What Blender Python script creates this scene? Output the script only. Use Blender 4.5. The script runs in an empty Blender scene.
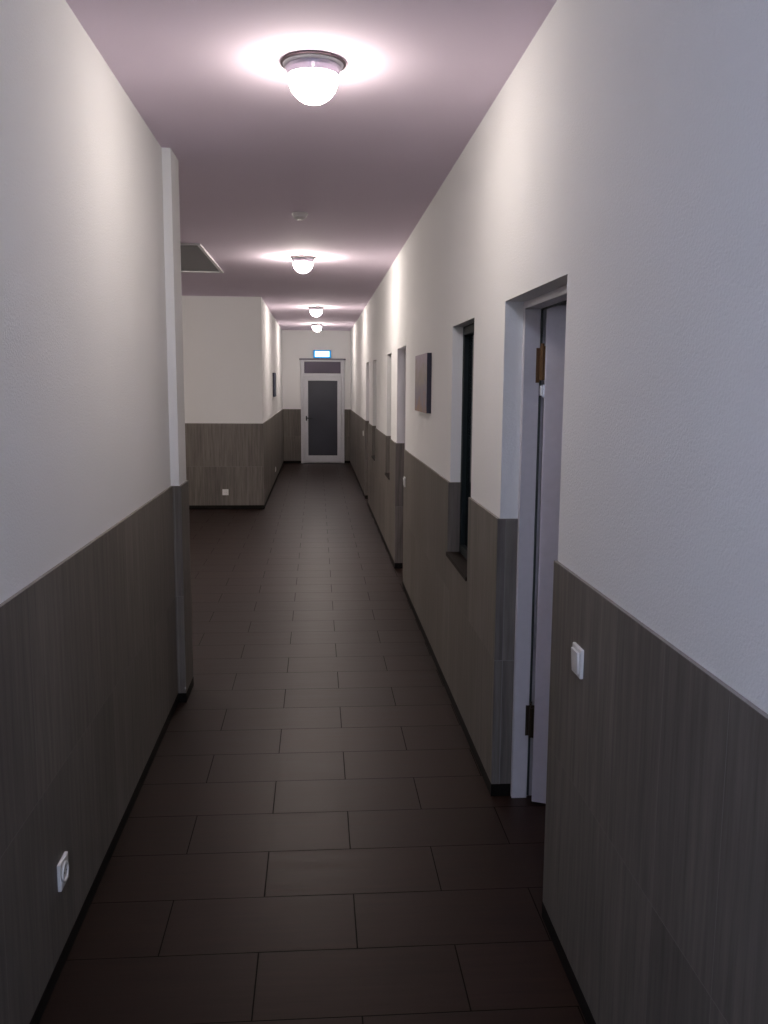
import bpy, bmesh, math, random
from mathutils import Matrix, Vector

scene = bpy.context.scene
C = scene.collection

# ------------------------------------------------------------------ camera, world, exposure
F_PX, PITCH, YAW, ROLL, EYE = 895.4, 0.1407, 0.0751, 0.0064, 1.65
cp, sp = math.cos(PITCH), math.sin(PITCH)
fwd = Vector((math.sin(YAW) * cp, math.cos(YAW) * cp, -sp))
rt0 = Vector((math.cos(YAW), -math.sin(YAW), 0))
up0 = rt0.cross(fwd)
rt = rt0 * math.cos(ROLL) + up0 * math.sin(ROLL)
up = -rt0 * math.sin(ROLL) + up0 * math.cos(ROLL)
cam_data = bpy.data.cameras.new('camera')
cam = bpy.data.objects.new('camera', cam_data)
C.objects.link(cam)
cam.matrix_world = Matrix(((rt.x, up.x, -fwd.x, 0), (rt.y, up.y, -fwd.y, 0), (rt.z, up.z, -fwd.z, EYE), (0, 0, 0, 1)))
cam_data.sensor_fit = 'HORIZONTAL'
cam_data.sensor_width = 36.0
cam_data.lens = F_PX / 768 * 36.0
cam_data.clip_start = 0.02
scene.camera = cam

world = bpy.data.worlds.new('night')
scene.world = world
world.use_nodes = True
world.node_tree.nodes['Background'].inputs[0].default_value = (0.55, 0.65, 1.0, 1)
world.node_tree.nodes['Background'].inputs[1].default_value = 0.02

vs = scene.view_settings
vs.view_transform = 'Standard'
vs.look = 'None'
vs.exposure = 0.0
vs.gamma = 1.0
vs.use_curve_mapping = False

LAMP_POWER = 125.0      # lamps further down the corridor
SECOND_POWER = 185.0
NEAR_POWER = 74.0       # the nearest lamp
LAMP_COLOUR = (1.0, 0.91, 0.81)
REAR_POWER = 500.0
REAR_COLOUR = (0.66, 0.78, 1.0)

# ------------------------------------------------------------------ dimensions
H = 2.773           # ceiling
DADO = 1.139        # tile height
XR, XL, XL2 = 0.7046, -0.7343, -0.712
T = 0.010           # tile thickness
SK = 0.052          # skirting height
YB = -3.6           # rear wall
YE = 19.05          # end wall
YF = 11.95          # wall that faces the camera
YP0, YP1 = 4.57, 4.82   # pilaster at the end of the near left wall
XREC = -4.2         # far side of the side area
DOORS = [(2.556, 3.402), (7.185, 7.96), (12.25, 13.0)]
WINS = [(4.07, 4.72), (8.60, 9.12), (10.79, 11.38)]
DOOR_TOP = 1.965
WIN_BOT, WIN_TOP = 0.762, 1.954


# ------------------------------------------------------------------ materials
def new_mat(name):
    m = bpy.data.materials.new(name)
    m.use_nodes = True
    nt = m.node_tree
    return m, nt, nt.nodes['Principled BSDF']


def plain(name, col, rough=0.5, metal=0.0, spec=0.5, grain=0.0):
    m, nt, b = new_mat(name)
    b.inputs['Roughness'].default_value = rough
    b.inputs['Metallic'].default_value = metal
    b.inputs['Specular IOR Level'].default_value = spec
    n = nt.nodes.new('ShaderNodeTexNoise')
    n.inputs['Scale'].default_value = 30
    tc = nt.nodes.new('ShaderNodeTexCoord')
    nt.links.new(tc.outputs['Object'], n.inputs['Vector'])
    r = nt.nodes.new('ShaderNodeMixRGB')
    r.inputs[1].default_value = (*[c * 0.93 for c in col], 1)
    r.inputs[2].default_value = (*[min(1, c * 1.06) for c in col], 1)
    nt.links.new(n.outputs['Fac'], r.inputs[0])
    nt.links.new(r.outputs[0], b.inputs['Base Color'])
    if grain:
        bp = nt.nodes.new('ShaderNodeBump')
        bp.inputs['Strength'].default_value = grain
        bp.inputs['Distance'].default_value = 0.001
        n2 = nt.nodes.new('ShaderNodeTexNoise')
        n2.inputs['Scale'].default_value = 300
        nt.links.new(tc.outputs['Object'], n2.inputs['Vector'])
        nt.links.new(n2.outputs['Fac'], bp.inputs['Height'])
        nt.links.new(bp.outputs[0], b.inputs['Normal'])
    return m


def plaster(name, col, scale, strength, dist):
    m, nt, b = new_mat(name)
    b.inputs['Roughness'].default_value = 0.9
    b.inputs['Specular IOR Level'].default_value = 0.15
    g = nt.nodes.new('ShaderNodeNewGeometry')
    n = nt.nodes.new('ShaderNodeTexNoise')
    n.inputs['Scale'].default_value = scale
    n.inputs['Detail'].default_value = 3
    n.inputs['Roughness'].default_value = 0.6
    big = nt.nodes.new('ShaderNodeTexNoise')
    big.inputs['Scale'].default_value = 1.3
    big.inputs['Detail'].default_value = 4
    nt.links.new(g.outputs['Position'], n.inputs['Vector'])
    nt.links.new(g.outputs['Position'], big.inputs['Vector'])
    mx = nt.nodes.new('ShaderNodeMixRGB')
    mx.inputs[1].default_value = (*[c * 0.965 for c in col], 1)
    mx.inputs[2].default_value = (*[min(1, c * 1.035) for c in col], 1)
    nt.links.new(big.outputs['Fac'], mx.inputs[0])
    nt.links.new(mx.outputs[0], b.inputs['Base Color'])
    bp = nt.nodes.new('ShaderNodeBump')
    bp.inputs['Strength'].default_value = strength
    bp.inputs['Distance'].default_value = dist
    nt.links.new(n.outputs['Fac'], bp.inputs['Height'])
    nt.links.new(bp.outputs[0], b.inputs['Normal'])
    return m


def tile_mat(name, wall, base, mortar, rough, spec=0.5):
    """streaky stone-look tiles; wall tiles run along x+y and z, floor tiles along x and y"""
    m, nt, b = new_mat(name)
    L = nt.links.new
    g = nt.nodes.new('ShaderNodeNewGeometry')
    s = nt.nodes.new('ShaderNodeSeparateXYZ')
    L(g.outputs['Position'], s.inputs[0])

    def math_(op, a, bb):
        n = nt.nodes.new('ShaderNodeMath')
        n.operation = op
        for i, v in enumerate((a, bb)):
            if isinstance(v, (int, float)):
                n.inputs[i].default_value = v
            else:
                L(v, n.inputs[i])
        return n.outputs[0]
    if wall:
        u = math_('ADD', math_('ADD', s.outputs[0], s.outputs[1]), -0.695 + 0.0175)
        v = math_('ADD', s.outputs[2], 0.0)
    else:
        u = math_('ADD', s.outputs[0], 0.177)
        v = math_('ADD', s.outputs[1], -0.139)
    cmb = nt.nodes.new('ShaderNodeCombineXYZ')
    L(u, cmb.inputs[0]); L(v, cmb.inputs[1])
    br = nt.nodes.new('ShaderNodeTexBrick')
    L(cmb.outputs[0], br.inputs['Vector'])
    br.inputs['Scale'].default_value = 1.0
    br.inputs['Mortar Smooth'].default_value = 0.3
    br.inputs['Bias'].default_value = 0.0
    if wall:
        br.offset = 0.0
        br.inputs['Mortar Size'].default_value = 0.0013
        br.inputs['Brick Width'].default_value = 0.2875
        br.inputs['Row Height'].default_value = 0.5695
    else:
        br.offset = 0.5
        br.offset_frequency = 2
        br.inputs['Mortar Size'].default_value = 0.0022
        br.inputs['Brick Width'].default_value = 0.58
        br.inputs['Row Height'].default_value = 0.2875
    br.inputs['Color1'].default_value = (0.0, 0.0, 0.0, 1)
    br.inputs['Color2'].default_value = (1.0, 1.0, 1.0, 1)
    br.inputs['Mortar'].default_value = (0.5, 0.5, 0.5, 1)
    # streaks
    sc = nt.nodes.new('ShaderNodeCombineXYZ')
    if wall:
        L(math_('MULTIPLY', u, 45.0), sc.inputs[0]); L(math_('MULTIPLY', v, 2.2), sc.inputs[1])
    else:
        L(math_('MULTIPLY', u, 3.0), sc.inputs[0]); L(math_('MULTIPLY', v, 42.0), sc.inputs[1])
    L(math_('MULTIPLY', br.outputs['Color'], 9.0), sc.inputs[2])
    n = nt.nodes.new('ShaderNodeTexNoise')
    n.inputs['Scale'].default_value = 1.0
    n.inputs['Detail'].default_value = 5
    n.inputs['Roughness'].default_value = 0.65
    L(sc.outputs[0], n.inputs['Vector'])
    cr = nt.nodes.new('ShaderNodeValToRGB')
    cr.color_ramp.elements[0].position = 0.3
    cr.color_ramp.elements[1].position = 0.72
    cr.color_ramp.elements[0].color = (*[c * 0.66 for c in base], 1)
    cr.color_ramp.elements[1].color = (*[c * 1.34 for c in base], 1)
    L(n.outputs['Fac'], cr.inputs[0])
    tone = nt.nodes.new('ShaderNodeHueSaturation')
    L(cr.outputs[0], tone.inputs['Color'])
    L(math_('ADD', math_('MULTIPLY', br.outputs['Color'], 0.3), 0.85), tone.inputs['Value'])
    mx = nt.nodes.new('ShaderNodeMixRGB')
    L(br.outputs['Fac'], mx.inputs[0])
    L(tone.outputs[0], mx.inputs[1])
    mx.inputs[2].default_value = (*mortar, 1)
    L(mx.outputs[0], b.inputs['Base Color'])
    L(math_('ADD', math_('MULTIPLY', n.outputs['Fac'], 0.14), math_('ADD', math_('MULTIPLY', br.outputs['Fac'], 0.25), rough - 0.07)), b.inputs['Roughness'])
    L(math_('MULTIPLY', math_('SUBTRACT', 1.0, math_('MULTIPLY', br.outputs['Fac'], 0.7)), spec), b.inputs['Specular IOR Level'])
    if not wall:
        b.inputs['Specular Tint'].default_value = (1.0, 0.84, 0.82, 1)
    bp = nt.nodes.new('ShaderNodeBump')
    bp.inputs['Strength'].default_value = 0.35
    bp.inputs['Distance'].default_value = 0.0012
    L(math_('SUBTRACT', math_('MULTIPLY', n.outputs['Fac'], 0.35), br.outputs['Fac']), bp.inputs['Height'])
    L(bp.outputs[0], b.inputs['Normal'])
    return m


def emit(name, col, strength):
    m = bpy.data.materials.new(name)
    m.use_nodes = True
    nt = m.node_tree
    nt.nodes.remove(nt.nodes['Principled BSDF'])
    e = nt.nodes.new('ShaderNodeEmission')
    e.inputs[0].default_value = (*col, 1)
    e.inputs[1].default_value = strength
    nt.links.new(e.outputs[0], nt.nodes['Material Output'].inputs[0])
    return m


M_WALL = plaster('white_plaster', (0.83, 0.825, 0.825), 130, 0.5, 0.004)
M_CEIL = plaster('ceiling_paint', (0.86, 0.74, 0.87), 160, 0.25, 0.002)
M_TILE = tile_mat('grey_brown_wall_tile', True, (0.155, 0.138, 0.122), (0.26, 0.24, 0.23), 0.5, 0.3)
M_FLOOR = tile_mat('dark_brown_floor_tile', False, (0.017, 0.0085, 0.006), (0.004, 0.003, 0.003), 0.41, 0.2)
M_SKIRT = plain('dark_skirting', (0.006, 0.0045, 0.004), 0.6, spec=0.15)
M_FRAME = plain('light_grey_frame_paint', (0.60, 0.57, 0.60), 0.45, grain=0.1)
M_LEAF = plain('pale_grey_door_paint', (0.74, 0.71, 0.80), 0.4, grain=0.1)
M_PVC = plain('white_plastic_profile', (0.62, 0.62, 0.66), 0.4)
M_SEAL = plain('dark_rubber_seal', (0.03, 0.038, 0.036), 0.6)
M_RUST = plain('rusty_brown_hinge', (0.13, 0.065, 0.025), 0.5, 0.5, grain=0.5)
M_DBRASS = plain('tarnished_hinge', (0.045, 0.030, 0.018), 0.45, 0.5, grain=0.4)
M_CHROME = plain('bright_metal', (0.75, 0.75, 0.77), 0.22, 1.0)
M_STEEL = plain('brushed_lamp_metal', (0.55, 0.50, 0.60), 0.35, 0.7)
M_RIM = plain('dark_lamp_rim', (0.16, 0.12, 0.13), 0.4, 0.8)
M_DARKF = plain('dark_window_frame', (0.008, 0.013, 0.015), 0.6, spec=0.2)
M_SILL = plain('dark_brown_sill', (0.012, 0.007, 0.005), 0.6, spec=0.15)
M_SWITCH = plain('white_switch_plastic', (0.80, 0.79, 0.78), 0.25)
M_HOLE = plain('dark_socket_hole', (0.02, 0.02, 0.02), 0.6)
M_TRIMW = plain('white_trim_paint', (0.72, 0.70, 0.72), 0.5)
M_BAR = plain('dark_grey_metal_bar', (0.14, 0.13, 0.16), 0.4, 0.6)
M_CANVAS_EDGE = plain('dark_canvas_edge', (0.040, 0.038, 0.060), 0.8)
M_DET = plain('white_detector_plastic', (0.75, 0.72, 0.74), 0.4)
M_HATCH = plain('dark_hatch_glass', (0.055, 0.050, 0.058), 0.4)


def dark_glass(name, col, rough):
    m, nt, b = new_mat(name)
    b.inputs['Roughness'].default_value = rough
    b.inputs['IOR'].default_value = 1.5
    g = nt.nodes.new('ShaderNodeNewGeometry')
    n = nt.nodes.new('ShaderNodeTexNoise')
    n.inputs['Scale'].default_value = 2.5
    nt.links.new(g.outputs['Position'], n.inputs['Vector'])
    mx = nt.nodes.new('ShaderNodeMixRGB')
    mx.inputs[1].default_value = (*[c * 0.7 for c in col], 1)
    mx.inputs[2].default_value = (*[c * 1.3 for c in col], 1)
    nt.links.new(n.outputs['Fac'], mx.inputs[0])
    nt.links.new(mx.outputs[0], b.inputs['Base Color'])
    return m


M_GLASS = dark_glass('night_window_glass', (0.006, 0.010, 0.014), 0.08)
M_DGLASS = dark_glass('night_door_glass', (0.035, 0.034, 0.044), 0.3)
M_TGLASS = dark_glass('violet_transom_glass', (0.075, 0.055, 0.095), 0.4)


def painting(name, a, b_, c, d):
    """loose bands of colour, one above the other, blurred by noise"""
    m, nt, b = new_mat(name)
    L = nt.links.new
    tc = nt.nodes.new('ShaderNodeTexCoord')
    s = nt.nodes.new('ShaderNodeSeparateXYZ')
    L(tc.outputs['Object'], s.inputs[0])
    n = nt.nodes.new('ShaderNodeTexNoise')
    n.inputs['Scale'].default_value = 11
    n.inputs['Detail'].default_value = 6
    n.inputs['Distortion'].default_value = 1.2
    L(tc.outputs['Object'], n.inputs['Vector'])
    ml = nt.nodes.new('ShaderNodeMath'); ml.operation = 'MULTIPLY_ADD'
    L(s.outputs[2], ml.inputs[0]); ml.inputs[1].default_value = 2.6; ml.inputs[2].default_value = 0.0
    ad = nt.nodes.new('ShaderNodeMath'); ad.operation = 'MULTIPLY_ADD'
    L(n.outputs['Fac'], ad.inputs[0]); ad.inputs[1].default_value = 1.1
    L(ml.outputs[0], ad.inputs[2])
    sb = nt.nodes.new('ShaderNodeMath'); sb.operation = 'SUBTRACT'
    L(ad.outputs[0], sb.inputs[0]); sb.inputs[1].default_value = 0.52
    cr = nt.nodes.new('ShaderNodeValToRGB')
    cr.color_ramp.elements[0].position = 0.05; cr.color_ramp.elements[0].color = (*a, 1)
    cr.color_ramp.elements[1].position = 0.95; cr.color_ramp.elements[1].color = (*d, 1)
    e = cr.color_ramp.elements.new(0.33); e.color = (*b_, 1)
    e = cr.color_ramp.elements.new(0.62); e.color = (*c, 1)
    L(sb.outputs[0], cr.inputs[0])
    L(cr.outputs[0], b.inputs['Base Color'])
    b.inputs['Roughness'].default_value = 0.7
    return m


M_PAINT = painting('abstract_painting', (0.36, 0.24, 0.18), (0.27, 0.24, 0.30), (0.36, 0.31, 0.27), (0.42, 0.35, 0.42))
M_PAINT2 = painting('blue_painting', (0.05, 0.07, 0.12), (0.10, 0.13, 0.20), (0.07, 0.09, 0.15), (0.12, 0.13, 0.2))


# ------------------------------------------------------------------ mesh helpers
def link(name, bm, mat, parent=None, smooth=False, bevel=0.0, loc=None):
    bmesh.ops.recalc_face_normals(bm, faces=bm.faces[:])
    me = bpy.data.meshes.new(name)
    bm.to_mesh(me)
    bm.free()
    if smooth:
        for p in me.polygons:
            p.use_smooth = True
    me.materials.append(mat)
    o = bpy.data.objects.new(name, me)
    C.objects.link(o)
    if loc is not None:
        o.location = loc
    if parent is not None:
        o.parent = parent
    if bevel:
        bv = o.modifiers.new('bevel', 'BEVEL')
        bv.width = bevel
        bv.segments = 2
        bv.limit_method = 'ANGLE'
    return o


def structure(o):
    o['kind'] = 'structure'
    return o


def box(bm, x0, x1, y0, y1, z0, z1):
    v = [bm.verts.new((x, y, z)) for x in (x0, x1) for y in (y0, y1) for z in (z0, z1)]
    for f in ((0, 1, 3, 2), (4, 6, 7, 5), (0, 4, 5, 1), (2, 3, 7, 6), (0, 2, 6, 4), (1, 5, 7, 3)):
        bm.faces.new([v[i] for i in f])


def solid_mesh(boxes, holes=()):
    """one watertight skin around the union of boxes minus the holes (all x0,x1,y0,y1,z0,z1)"""
    allb = list(boxes) + list(holes)
    ax = []
    for a in range(3):
        vals = sorted(set(round(b[2 * a + k], 5) for b in allb for k in (0, 1)))
        ax.append(vals)

    def inside(b, c):
        return all(b[2 * a] < c[a] < b[2 * a + 1] for a in range(3))
    nx, ny, nz = (len(v) - 1 for v in ax)
    fill = {}
    for i in range(nx):
        for j in range(ny):
            for k in range(nz):
                c = ((ax[0][i] + ax[0][i + 1]) / 2, (ax[1][j] + ax[1][j + 1]) / 2, (ax[2][k] + ax[2][k + 1]) / 2)
                fill[i, j, k] = any(inside(b, c) for b in boxes) and not any(inside(b, c) for b in holes)
    bm = bmesh.new()
    vc = {}

    def V(i, j, k):
        if (i, j, k) not in vc:
            vc[i, j, k] = bm.verts.new((ax[0][i], ax[1][j], ax[2][k]))
        return vc[i, j, k]
    for (i, j, k), f in fill.items():
        if not f:
            continue
        for d in range(3):
            for s in (0, 1):
                nb = [i, j, k]; nb[d] += 1 if s else -1
                if fill.get(tuple(nb), False):
                    continue
                base = [i, j, k]; base[d] += s
                a, b = [q for q in range(3) if q != d]
                quad = []
                for da, db in ((0, 0), (1, 0), (1, 1), (0, 1)):
                    q = base[:]; q[a] += da; q[b] += db
                    quad.append(V(*q))
                if s == (1 if d != 1 else 0):
                    pass
                else:
                    quad.reverse()
                bm.faces.new(quad)
    return bm


def lathe(bm, prof, n=48, c=(0, 0, 0)):
    """profile of (r, z) turned round z"""
    rings = []
    for r, z in prof:
        if r < 1e-5:
            rings.append([bm.verts.new((c[0], c[1], c[2] + z))])
        else:
            rings.append([bm.verts.new((c[0] + r * math.cos(2 * math.pi * i / n), c[1] + r * math.sin(2 * math.pi * i / n), c[2] + z)) for i in range(n)])
    for a, b in zip(rings, rings[1:]):
        for i in range(n):
            j = (i + 1) % n
            if len(a) == 1:
                bm.faces.new((a[0], b[i], b[j]))
            elif len(b) == 1:
                bm.faces.new((a[i], b[0], a[j]))
            else:
                bm.faces.new((a[i], b[i], b[j], a[j]))


def cyl(bm, p, q, r, n=16):
    p, q = Vector(p), Vector(q)
    d = (q - p)
    m = Matrix.Translation((p + q) / 2) @ d.to_track_quat('Z', 'Y').to_matrix().to_4x4()
    bmesh.ops.create_cone(bm, cap_ends=True, segments=n, radius1=r, radius2=r, depth=d.length, matrix=m)


def empty(name, loc, rz=0):
    o = bpy.data.objects.new(name, None)
    o.empty_display_size = 0.1
    C.objects.link(o)
    o.location = loc
    o.rotation_euler = (0, 0, rz)
    return o


def tag(o, label, cat, group=None):
    o['label'] = label
    o['category'] = cat
    if group:
        o['group'] = group
    return o


def copy_tree(o, parent=None):
    c = o.copy()
    C.objects.link(c)
    c.parent = parent
    for ch in list(o.children):
        copy_tree(ch, c)
    return c


# ------------------------------------------------------------------ setting: floor, ceiling
structure(link('floor', solid_mesh([(XREC - 0.2, 3.5, YB - 0.2, YE + 0.2, -0.12, 0.0)]), M_FLOOR))
HX0, HX1, HY0, HY1 = -2.10, -0.955, 7.55, 9.32     # ceiling opening of the hatch
structure(link('ceiling', solid_mesh([(XREC - 0.2, 3.5, YB - 0.2, YE + 0.2, H, H + 0.22)],
                                     [(HX0, HX1, HY0, HY1, H - 1, H + 1)]), M_CEIL))

# ------------------------------------------------------------------ setting: walls
holes = [(-1, 3, a, b, -1, DOOR_TOP) for a, b in DOORS] + [(-1, 3, a, b, WIN_BOT - 0.02, WIN_TOP) for a, b in WINS]
xi = XR + 0.004     # plaster face; the tiles stand 1 cm proud of it
structure(link('wall_right', solid_mesh([(xi, xi + 0.16, YB, YE, 0, H)], holes), M_WALL))
xl = XL - 0.004
structure(link('wall_left', solid_mesh([(xl - 0.25, xl, YB, YP1, 0, H), (XREC, xl - 0.25, YP1 - 0.25, YP1, 0, H),
                                        (xl, xl + 0.042, YP0, YP1, 0, H)]), M_WALL))
x2 = XL2 - 0.004
structure(link('wall_facing', solid_mesh([(XREC, x2 - 0.25, YF + 0.006, YF + 0.256, 0, H), (x2 - 0.25, x2, YF + 0.006, YE, 0, H)]), M_WALL))
structure(link('wall_end', solid_mesh([(x2 - 0.25, xi + 0.30, YE, YE + 0.2, 0, H)]), M_WALL))
RX, RY0, RY1 = 3.4, 0.9, 5.6        # dark room behind the open door
structure(link('wall_side_room', solid_mesh([(xi + 0.16, RX + 0.1, RY0 - 0.1, RY1 + 0.1, 0, H)], [(xi - 1, RX, RY0, RY1, -1, H + 1)]), M_WALL))
structure(link('wall_rear', solid_mesh([(xl - 0.25, xi + 0.30, YB - 0.2, YB, 0, H)]), M_WALL))
structure(link('wall_recess', solid_mesh([(XREC - 0.2, XREC, YP1 - 0.25, YF + 0.256, 0, H)]), M_WALL))

# tiled dado: one skin per wall, standing proud of the plaster and turning into the reveals
REV = 0.070
tiles = [(xi - T, xi, YB, YE, SK, DADO)]
for a, b in DOORS:
    tiles += [(xi - T, xi + REV, a - T, a + 0.0, SK, DADO), (xi - T, xi + REV, b, b + T, SK, DADO)]
thole = [(-1, 3, a + 0.0, b - 0.0, -1, DADO + 1) for a, b in DOORS] + [(-1, 3, a, b, WIN_BOT - 0.02, 3) for a, b in WINS]
tiles = [(xi - T, xi, YB, YE, SK, DADO)]
bm = solid_mesh(tiles, thole)
for a, b in DOORS:      # reveal tiles, 8 mm on each side inside the opening
    box(bm, xi - T, xi + REV, a, a + 0.006, SK, DADO)
    box(bm, xi - T, xi + REV, b - 0.006, b, SK, DADO)
for a, b in WINS:
    box(bm, xi - T, xi + 0.055, a, a + 0.006, WIN_BOT, DADO)
    box(bm, xi - T, xi + 0.055, b - 0.006, b, WIN_BOT, DADO)
structure(link('trim_1', bm, M_TILE))
px = xl + 0.042
structure(link('trim_2', solid_mesh([(xl, xl + T, YB, YP0, SK, DADO), (xl, px + T, YP0 - T, YP0, SK, DADO),
                                     (px, px + T, YP0, YP1 + T, SK, DADO), (XREC, px, YP1, YP1 + T, SK, DADO)]), M_TILE))
structure(link('trim_3', solid_mesh([(XREC, x2 + T, YF + 0.006 - T, YF + 0.006, SK, DADO), (x2, x2 + T, YF, YE, SK, DADO)]), M_TILE))
DX0, DX1 = -0.335, 0.580      # end door
structure(link('trim_4', solid_mesh([(x2 + T, DX0, YE - T, YE, SK, DADO), (DX1, xi - T, YE - T, YE, SK, DADO)]), M_TILE))

# skirting: dark band under the tiles
sk_holes = [(-1, 3, a, b, -1, 1) for a, b in DOORS]
bm = solid_mesh([(xi - T - 0.001, xi, YB, YE, 0, SK)], sk_holes)
for a, b in DOORS:
    box(bm, xi - T - 0.001, xi + REV, a, a + 0.007, 0, SK)
    box(bm, xi - T - 0.001, xi + REV, b - 0.007, b, 0, SK)
structure(link('baseboard_right', bm, M_SKIRT))
e = T + 0.001
structure(link('baseboard_left', solid_mesh([(xl, xl + e, YB, YP0, 0, SK), (xl, px + e, YP0 - e, YP0, 0, SK),
                                             (px, px + e, YP0, YP1 + e, 0, SK), (XREC, px, YP1, YP1 + e, 0, SK)]), M_SKIRT))
structure(link('baseboard_facing', solid_mesh([(XREC, x2 + e, YF + 0.006 - e, YF + 0.006, 0, SK), (x2, x2 + e, YF, YE, 0, SK)]), M_SKIRT))
structure(link('baseboard_end', solid_mesh([(x2 + e, DX0, YE - e, YE, 0, SK), (DX1, xi - e, YE - e, YE, 0, SK)]), M_SKIRT))


# ------------------------------------------------------------------ doors in the right wall
def side_door(n, a, b, is_open):
    r = structure(empty('door_%d' % n, (xi, (a + b) / 2, 0)))
    w = (b - a) / 2
    t = DOOR_TOP
    f0, f1 = REV, 0.131                 # depth range of the steel lining
    fw = 0.028
    fr = solid_mesh([(f0, f1, -w, w, 0, t), (f1, 0.162, -w, w, 0, t), (0.162, 0.172, -w - 0.05, w + 0.05, 0, t + 0.05)],
                    [(-1, f1, -w + fw, w - fw, -1, t - fw), (f1, 1, -w + 0.010, w - 0.010, -1, t - 0.010)])
    link('door_frame', fr, M_FRAME, r, bevel=0.0015)
    sl = solid_mesh([(f1 + 0.0005, f1 + 0.008, -w + 0.012, w - 0.012, 0.012, t - 0.012)],
                    [(-1, 1, -w + fw + 0.004, w - fw - 0.004, -1, t - fw - 0.004)])
    link('door_seal', sl, M_SEAL, r)
    # the leaf is built closed around the hinge line, then swung
    wd = 2 * w - 0.034
    bm = bmesh.new()
    box(bm, 0.004, 0.044, -wd, 0.0, 0.012, t - 0.020)
    leaf = link('door_leaf', bm, M_LEAF, r, bevel=0.003, loc=(f1 + 0.004, w - 0.017, 0))
    if is_open:
        # 88 degrees into the side room
        leaf.location = (f1 + 0.004, w - 0.092, 0)
        leaf.rotation_euler = (0, 0, math.radians(68))
    for z, m, hh in ((1.735, M_RUST, 0.125), (0.335, M_DBRASS, 0.12)):
        bm = bmesh.new()
        cx, cy = (0.004, 0.016) if not is_open else (0.020, 0.012)
        cyl(bm, (cx, cy, z - hh / 2), (cx, cy, z + hh / 2), 0.0105)
        cyl(bm, (cx, cy, z + hh / 2), (cx, cy, z + hh / 2 + 0.010), 0.0055)
        cyl(bm, (cx, cy, z - 0.0015), (cx, cy, z + 0.0015), 0.0098)
        box(bm, 0.006, 0.042, 0.0005, 0.004, z - hh / 2, z + hh / 2)
        if is_open:
            box(bm, 0.044, 0.050, -0.004, 0.018, z - hh / 2, z + hh / 2)
            box(bm, 0.030, 0.055, 0.016, 0.021, z - hh / 2 + 0.004, z + hh / 2 + 0.012)
        link('hinge', bm, m, leaf)
        if is_open:
            bm = bmesh.new()
            box(bm, f1 - 0.014, f1 + 0.002, w - fw - 0.003, w - fw + 0.001, z - hh / 2 - 0.01, z + hh / 2 - 0.005)
            link('hinge_plate', bm, m, r)
    if is_open:
        bm = bmesh.new()
        cyl(bm, (0.020, 0.012, 1.615), (0.020, 0.012, 1.652), 0.0075)
        box(bm, 0.008, 0.034, 0.0005, 0.006, 1.610, 1.655)
        cyl(bm, (0.040, 0.018, 1.620), (0.040, 0.018, 1.640), 0.005)
        h = link('latch_hook', bm, M_CHROME, leaf)
        h['label'] = 'bright metal hook under the upper hinge'
    for side, x0 in ((-1, 0.004), (1, 0.044)):
        bm = bmesh.new()
        yh = -wd + 0.07
        box(bm, min(x0, x0 + side * 0.008), max(x0, x0 + side * 0.008), yh - 0.02, yh + 0.02, 0.88, 1.08)
        cyl(bm, (x0, yh, 1.02), (x0 + side * 0.050, yh, 1.02), 0.008)
        cyl(bm, (x0 + side * 0.048, yh - 0.008, 1.02), (x0 + side * 0.048, yh + 0.11, 1.02), 0.009)
        link('door_handle', bm, M_CHROME, leaf, bevel=0.001)
    return r


for i, (a, b) in enumerate(DOORS):
    side_door(i + 1, a, b, i == 0)


# ------------------------------------------------------------------ windows in the right wall
def side_window(n, a, b):
    r = structure(empty('window_%d' % n, (xi, (a + b) / 2, WIN_BOT)))
    w = (b - a) / 2
    h = WIN_TOP - WIN_BOT
    fr = solid_mesh([(0.055, 0.115, -w, w, 0, h)], [(-1, 1, -w + 0.045, w - 0.045, 0.045, h - 0.045)])
    link('window_frame', fr, M_DARKF, r, bevel=0.003)
    bm = bmesh.new()
    box(bm, 0.078, 0.090, -w + 0.046, w - 0.046, 0.046, h - 0.046)
    link('window_pane', bm, M_GLASS, r)
    bm = bmesh.new()
    box(bm, -0.017, 0.115, -w - 0.0, w, -0.020, 0.0)
    link('window_sill', bm, M_SILL, r)
    return r


for i, (a, b) in enumerate(WINS):
    side_window(i + 1, a, b)

# ------------------------------------------------------------------ glazed door at the far end
r = structure(empty('door_4', ((DX0 + DX1) / 2, YE, 0)))
w = (DX1 - DX0) / 2
DT = 2.160
fr = solid_mesh([(-w, w, -0.045, 0.0, 0, DT)], [(-w + 0.062, w - 0.062, -1, 1, -1, 1.815), (-w + 0.075, w - 0.078, -1, 1, 1.885, DT - 0.030)])
link('door_frame', fr, M_PVC, r, bevel=0.003)
bm = bmesh.new()
box(bm, -w + 0.077, w - 0.080, -0.030, -0.018, 1.887, DT - 0.032)
link('transom_pane', bm, M_TGLASS, r)
lf = solid_mesh([(-w + 0.066, w - 0.066, -0.058, -0.008, 0.02, 1.811)], [(-w + 0.152, w - 0.148, -1, 1, 0.165, 1.735)])
leaf = link('door_leaf', lf, M_PVC, r, bevel=0.003)
bm = bmesh.new()
box(bm, -w + 0.1525, w - 0.1485, -0.036, -0.022, 0.166, 1.734)
link('door_pane', bm, M_DGLASS, leaf)
bm = bmesh.new()
hx = -w + 0.115
box(bm, hx - 0.014, hx + 0.014, -0.066, -0.058, 0.90, 1.00)
cyl(bm, (hx, -0.066, 0.955), (hx, -0.112, 0.955), 0.010)
cyl(bm, (hx - 0.01, -0.108, 0.955), (hx + 0.125, -0.108, 0.955), 0.011)
link('door_handle', bm, M_HOLE, leaf, bevel=0.001)
bm = bmesh.new()
box(bm, -w - 0.025, w + 0.025, -0.058, -0.0, DT + 0.002, DT + 0.034)
link('drip_rail', bm, M_BAR, r, bevel=0.003)

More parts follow.
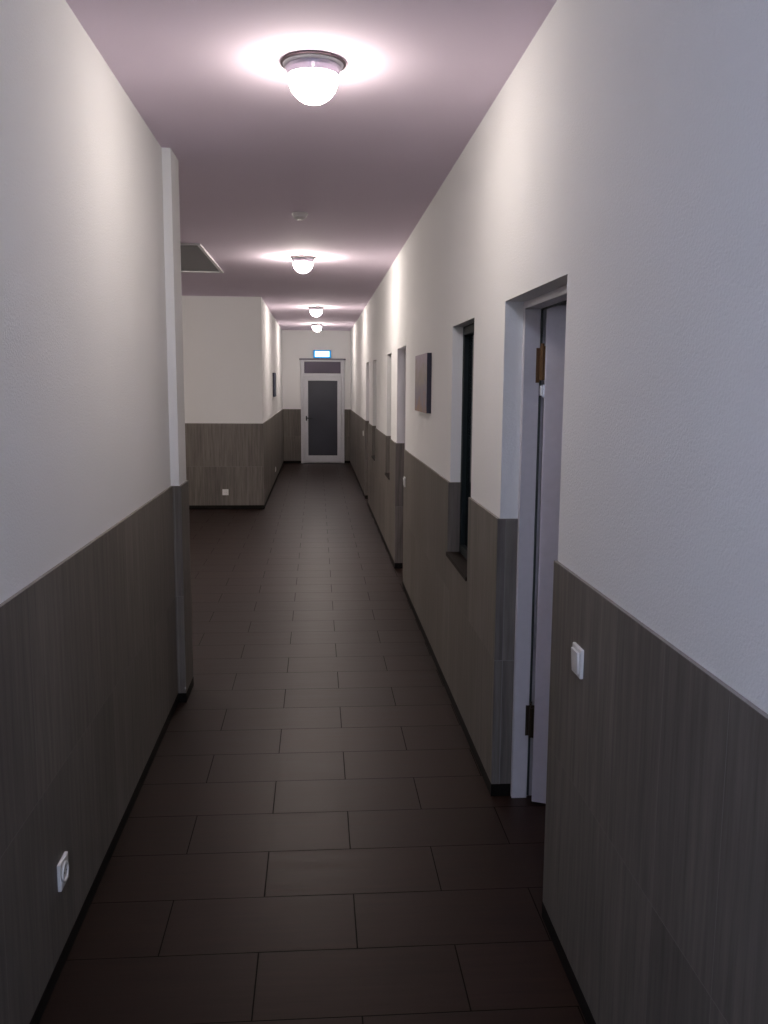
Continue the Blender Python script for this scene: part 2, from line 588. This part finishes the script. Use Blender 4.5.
# ------------------------------------------------------------------ illuminated sign over the far door
M_SIGN_FACE = emit('lit_sign_face', (0.62, 0.93, 1.0), 3.0)
M_SIGN_EDGE = emit('lit_sign_edge', (0.04, 0.36, 0.85), 1.0)
s = tag(empty('emergency_exit_sign', (0.115, YE, 2.20)), 'small glowing white and blue sign box above the far glazed door', 'sign')
link('sign_housing', solid_mesh([(-0.185, 0.185, -0.05, 0.0, 0.0, 0.165)]), plain('blue_grey_sign_housing', (0.06, 0.11, 0.30), 0.35), s, bevel=0.006)
bm = bmesh.new()
box(bm, -0.180, 0.180, -0.060, -0.050, 0.006, 0.160)
link('sign_edge', bm, M_SIGN_EDGE, s, bevel=0.004)
bm = bmesh.new()
box(bm, -0.148, 0.148, -0.066, -0.060, 0.028, 0.140)
link('sign_face', bm, M_SIGN_FACE, s, bevel=0.003)


# ------------------------------------------------------------------ ceiling lamps
def lamp(glass_mat):
    r = empty('ceiling_lamp', (0, 0, H))
    bm = bmesh.new()
    lathe(bm, [(0.0, 0.0), (0.112, 0.0), (0.115, -0.003), (0.115, -0.007), (0.112, -0.009), (0.108, -0.009), (0.0, -0.009)])
    link('rim', bm, M_RIM, r, smooth=False)
    bm = bmesh.new()
    lathe(bm, [(0.0, -0.0092), (0.107, -0.0092), (0.106, -0.0125), (0.098, -0.0165), (0.0, -0.0165)])
    link('ivory_ring', bm, M_TRIMW, r)
    bm = bmesh.new()
    lathe(bm, [(0.0, -0.017), (0.096, -0.017), (0.097, -0.019), (0.094, -0.026), (0.093, -0.029), (0.093, -0.046),
               (0.091, -0.048), (0.087, -0.048), (0.087, -0.030), (0.0, -0.030)])
    link('collar', bm, M_STEEL, r)
    for k in range(3):
        a = -math.pi / 2 + k * 2 * math.pi / 3
        bm = bmesh.new()
        cyl(bm, (0.092 * math.cos(a), 0.092 * math.sin(a), -0.037), (0.099 * math.cos(a), 0.099 * math.sin(a), -0.037), 0.0055, 12)
        cyl(bm, (0.099 * math.cos(a), 0.099 * math.sin(a), -0.037), (0.102 * math.cos(a), 0.102 * math.sin(a), -0.037), 0.0075, 12)
        link('clamp_screw', bm, M_CHROME, r)
    bm = bmesh.new()
    prof = [(0.084, -0.032), (0.085, -0.050)]
    for i in range(1, 13):
        t = i / 12 * math.pi / 2
        prof.append((0.087 * math.cos(t) if i < 12 else 0.0, -0.056 - 0.084 * math.sin(t)))
    lathe(bm, prof)
    link('glass_bowl', bm, glass_mat, r, smooth=True)
    return r


M_GLOW = emit('glowing_opal_glass', LAMP_COLOUR, LAMP_POWER)
spots = [
    (-0.008, 3.35, 'round ceiling lamp nearest the camera, glowing bowl in a metal collar', ),
    (-0.118, 8.23, 'second ceiling lamp from the camera, beside the dark ceiling hatch', ),
    (-0.005, 13.4, 'third ceiling lamp from the camera, at the start of the narrow far corridor', ),
    (0.008, 17.1, 'smallest glowing ceiling lamp, closest to the far glazed door', ),
]
M_GLOW_NEAR = emit('near_glowing_opal_glass', LAMP_COLOUR, NEAR_POWER)
M_GLOW_SECOND = emit('second_glowing_opal_glass', LAMP_COLOUR, SECOND_POWER)
first = lamp(M_GLOW)
for i, (x, y, lab) in enumerate(spots):
    o = first if i == 0 else copy_tree(first)
    o.location = (x, y, H)
    tag(o, lab, 'lamp', 'ceiling lamps along the corridor')
    for ch in o.children:
        if ch.name.startswith('glass_bowl'):
            ch.material_slots[0].link = 'OBJECT'
            ch.material_slots[0].material = (M_GLOW_NEAR, M_GLOW_SECOND, M_GLOW, M_GLOW)[i]
# the lamp behind the photographer, cooler in colour
first_rear = lamp(emit('cool_opal_glass', REAR_COLOUR, REAR_POWER))
first_rear.location = (0.0, -1.35, H)
tag(first_rear, 'cool white ceiling lamp behind the camera position', 'lamp', 'ceiling lamps along the corridor')

side = lamp(emit('side_opal_glass', LAMP_COLOUR, 420.0))
side.location = (-2.95, 8.3, H)
tag(side, 'ceiling lamp in the side area, hidden behind the end of the near left wall', 'lamp', 'ceiling lamps along the corridor')

# ------------------------------------------------------------------ ceiling hatch
r = tag(empty('ceiling_hatch', ((HX0 + HX1) / 2, (HY0 + HY1) / 2, H)), 'dark rectangular ceiling hatch with a thin white frame, beside the second lamp', 'hatch')
hw, hl = (HX1 - HX0) / 2, (HY1 - HY0) / 2
fr = solid_mesh([(-hw - 0.012, hw + 0.024, -hl - 0.004, hl + 0.05, -0.016, 0.0)],
                [(-hw + 0.002, hw - 0.004, -hl + 0.002, hl - 0.004, -1, 1)])
link('hatch_frame', fr, M_TRIMW, r, bevel=0.002)
bm = bmesh.new()
box(bm, -hw + 0.003, hw - 0.005, -hl + 0.003, hl - 0.005, -0.008, 0.030)
link('hatch_panel', bm, M_HATCH, r)

# ------------------------------------------------------------------ smoke detector
r = tag(empty('smoke_detector', (-0.106, 6.16, H)), 'small pale round smoke detector on the ceiling between first and second lamps', 'smoke detector')
bm = bmesh.new()
lathe(bm, [(0, 0), (0.052, 0), (0.054, -0.006), (0.052, -0.014), (0, -0.014)], 32)
link('base', bm, M_DET, r)
bm = bmesh.new()
lathe(bm, [(0, -0.0145), (0.046, -0.0145), (0.046, -0.022), (0.040, -0.034), (0.024, -0.040), (0.020, -0.044), (0, -0.044)], 32)
link('sensor_head', bm, M_DET, r, smooth=False)


# ------------------------------------------------------------------ pictures
def picture(loc, rz, length, height, depth, mat, label):
    """hangs on a wall; local -y points into the room"""
    r = tag(empty('canvas_picture', loc, rz), label, 'picture')
    bm = bmesh.new()
    box(bm, -length / 2, length / 2, -depth + 0.002, 0, 0, height)
    link('stretcher', bm, M_CANVAS_EDGE, r, bevel=0.001)
    bm = bmesh.new()
    box(bm, -length / 2 + 0.001, length / 2 - 0.001, -depth, -depth + 0.002, 0.001, height - 0.001)
    link('painted_canvas', bm, mat, r)


picture((xi, 5.90, 1.478), -math.pi / 2, 0.66, 0.372, 0.030, M_PAINT, 'muted mauve and brown abstract canvas on the right wall beyond the first window')
picture((x2, 15.1, 1.45), math.pi / 2, 0.62, 0.39, 0.030, M_PAINT2, 'small dark blue picture on the left wall of the far corridor')


# ------------------------------------------------------------------ sockets and switches
def socket(loc, rz, label, proto=None):
    if proto:
        r = copy_tree(proto)
    else:
        r = empty('wall_socket', (0, 0, 0))
        bm = bmesh.new()
        box(bm, -0.040, 0.040, -0.011, 0, -0.040, 0.040)
        link('cover_plate', bm, M_SWITCH, r, bevel=0.003)
        bm = bmesh.new()
        ring = [(0.0285, 0.011), (0.0285, 0.015), (0.0225, 0.015), (0.0205, 0.0115), (0.0, 0.0115)]
        lathe(bm, ring, 28)
        bmesh.ops.transform(bm, matrix=Matrix.Rotation(math.pi / 2, 4, 'X'), verts=bm.verts[:])
        link('socket_ring', bm, M_SWITCH, r)
        for s in (-1, 1):
            bm = bmesh.new()
            cyl(bm, (s * 0.0095, -0.0116, 0), (s * 0.0095, -0.0124, 0), 0.0026, 12)
            link('pin_hole', bm, M_HOLE, r)
    r.location = loc
    r.rotation_euler = (0, 0, rz)
    tag(r, label, 'socket', 'wall sockets low on the tiles')
    return r


def switch(loc, rz, label, proto=None):
    if proto:
        r = copy_tree(proto)
    else:
        r = empty('light_switch', (0, 0, 0))
        bm = bmesh.new()
        box(bm, -0.040, 0.040, -0.010, 0, -0.040, 0.040)
        link('cover_plate', bm, M_SWITCH, r, bevel=0.003)
        bm = bmesh.new()
        pts = [(-0.010, -0.029), (-0.013, -0.029), (-0.0165, 0.029), (-0.010, 0.029)]
        a = [bm.verts.new((-0.029, y, z)) for y, z in pts]
        b = [bm.verts.new((0.029, y, z)) for y, z in pts]
        bm.faces.new(a); bm.faces.new(b[::-1])
        for i in range(4):
            j = (i + 1) % 4
            bm.faces.new((a[i], b[i], b[j], a[j]))
        link('rocker', bm, M_SWITCH, r, bevel=0.0012)
    r.location = loc
    r.rotation_euler = (0, 0, rz)
    tag(r, label, 'switch', 'light switches on the right wall')
    return r


s0 = socket((xl + T, 2.43, 0.280), math.pi / 2, 'white socket low on the near left tiled wall')
socket((-1.215, YF + 0.006 - T, 0.228), 0, 'white socket on the tiled wall facing the camera', s0)
socket((x2 + T, 15.2, 0.23), math.pi / 2, 'socket low on the left wall of the far corridor', s0)
w0 = switch((xi - T, 2.272, 0.924), -math.pi / 2, 'white light switch on the right tiles in front of the nearest door')
switch((xi - T, 7.06, 0.89), -math.pi / 2, 'light switch on the right tiles in front of the second door', w0)
switch((xi - T, 13.45, 0.935), -math.pi / 2, 'tiny distant light switch on the right tiles beyond the last side door', w0)
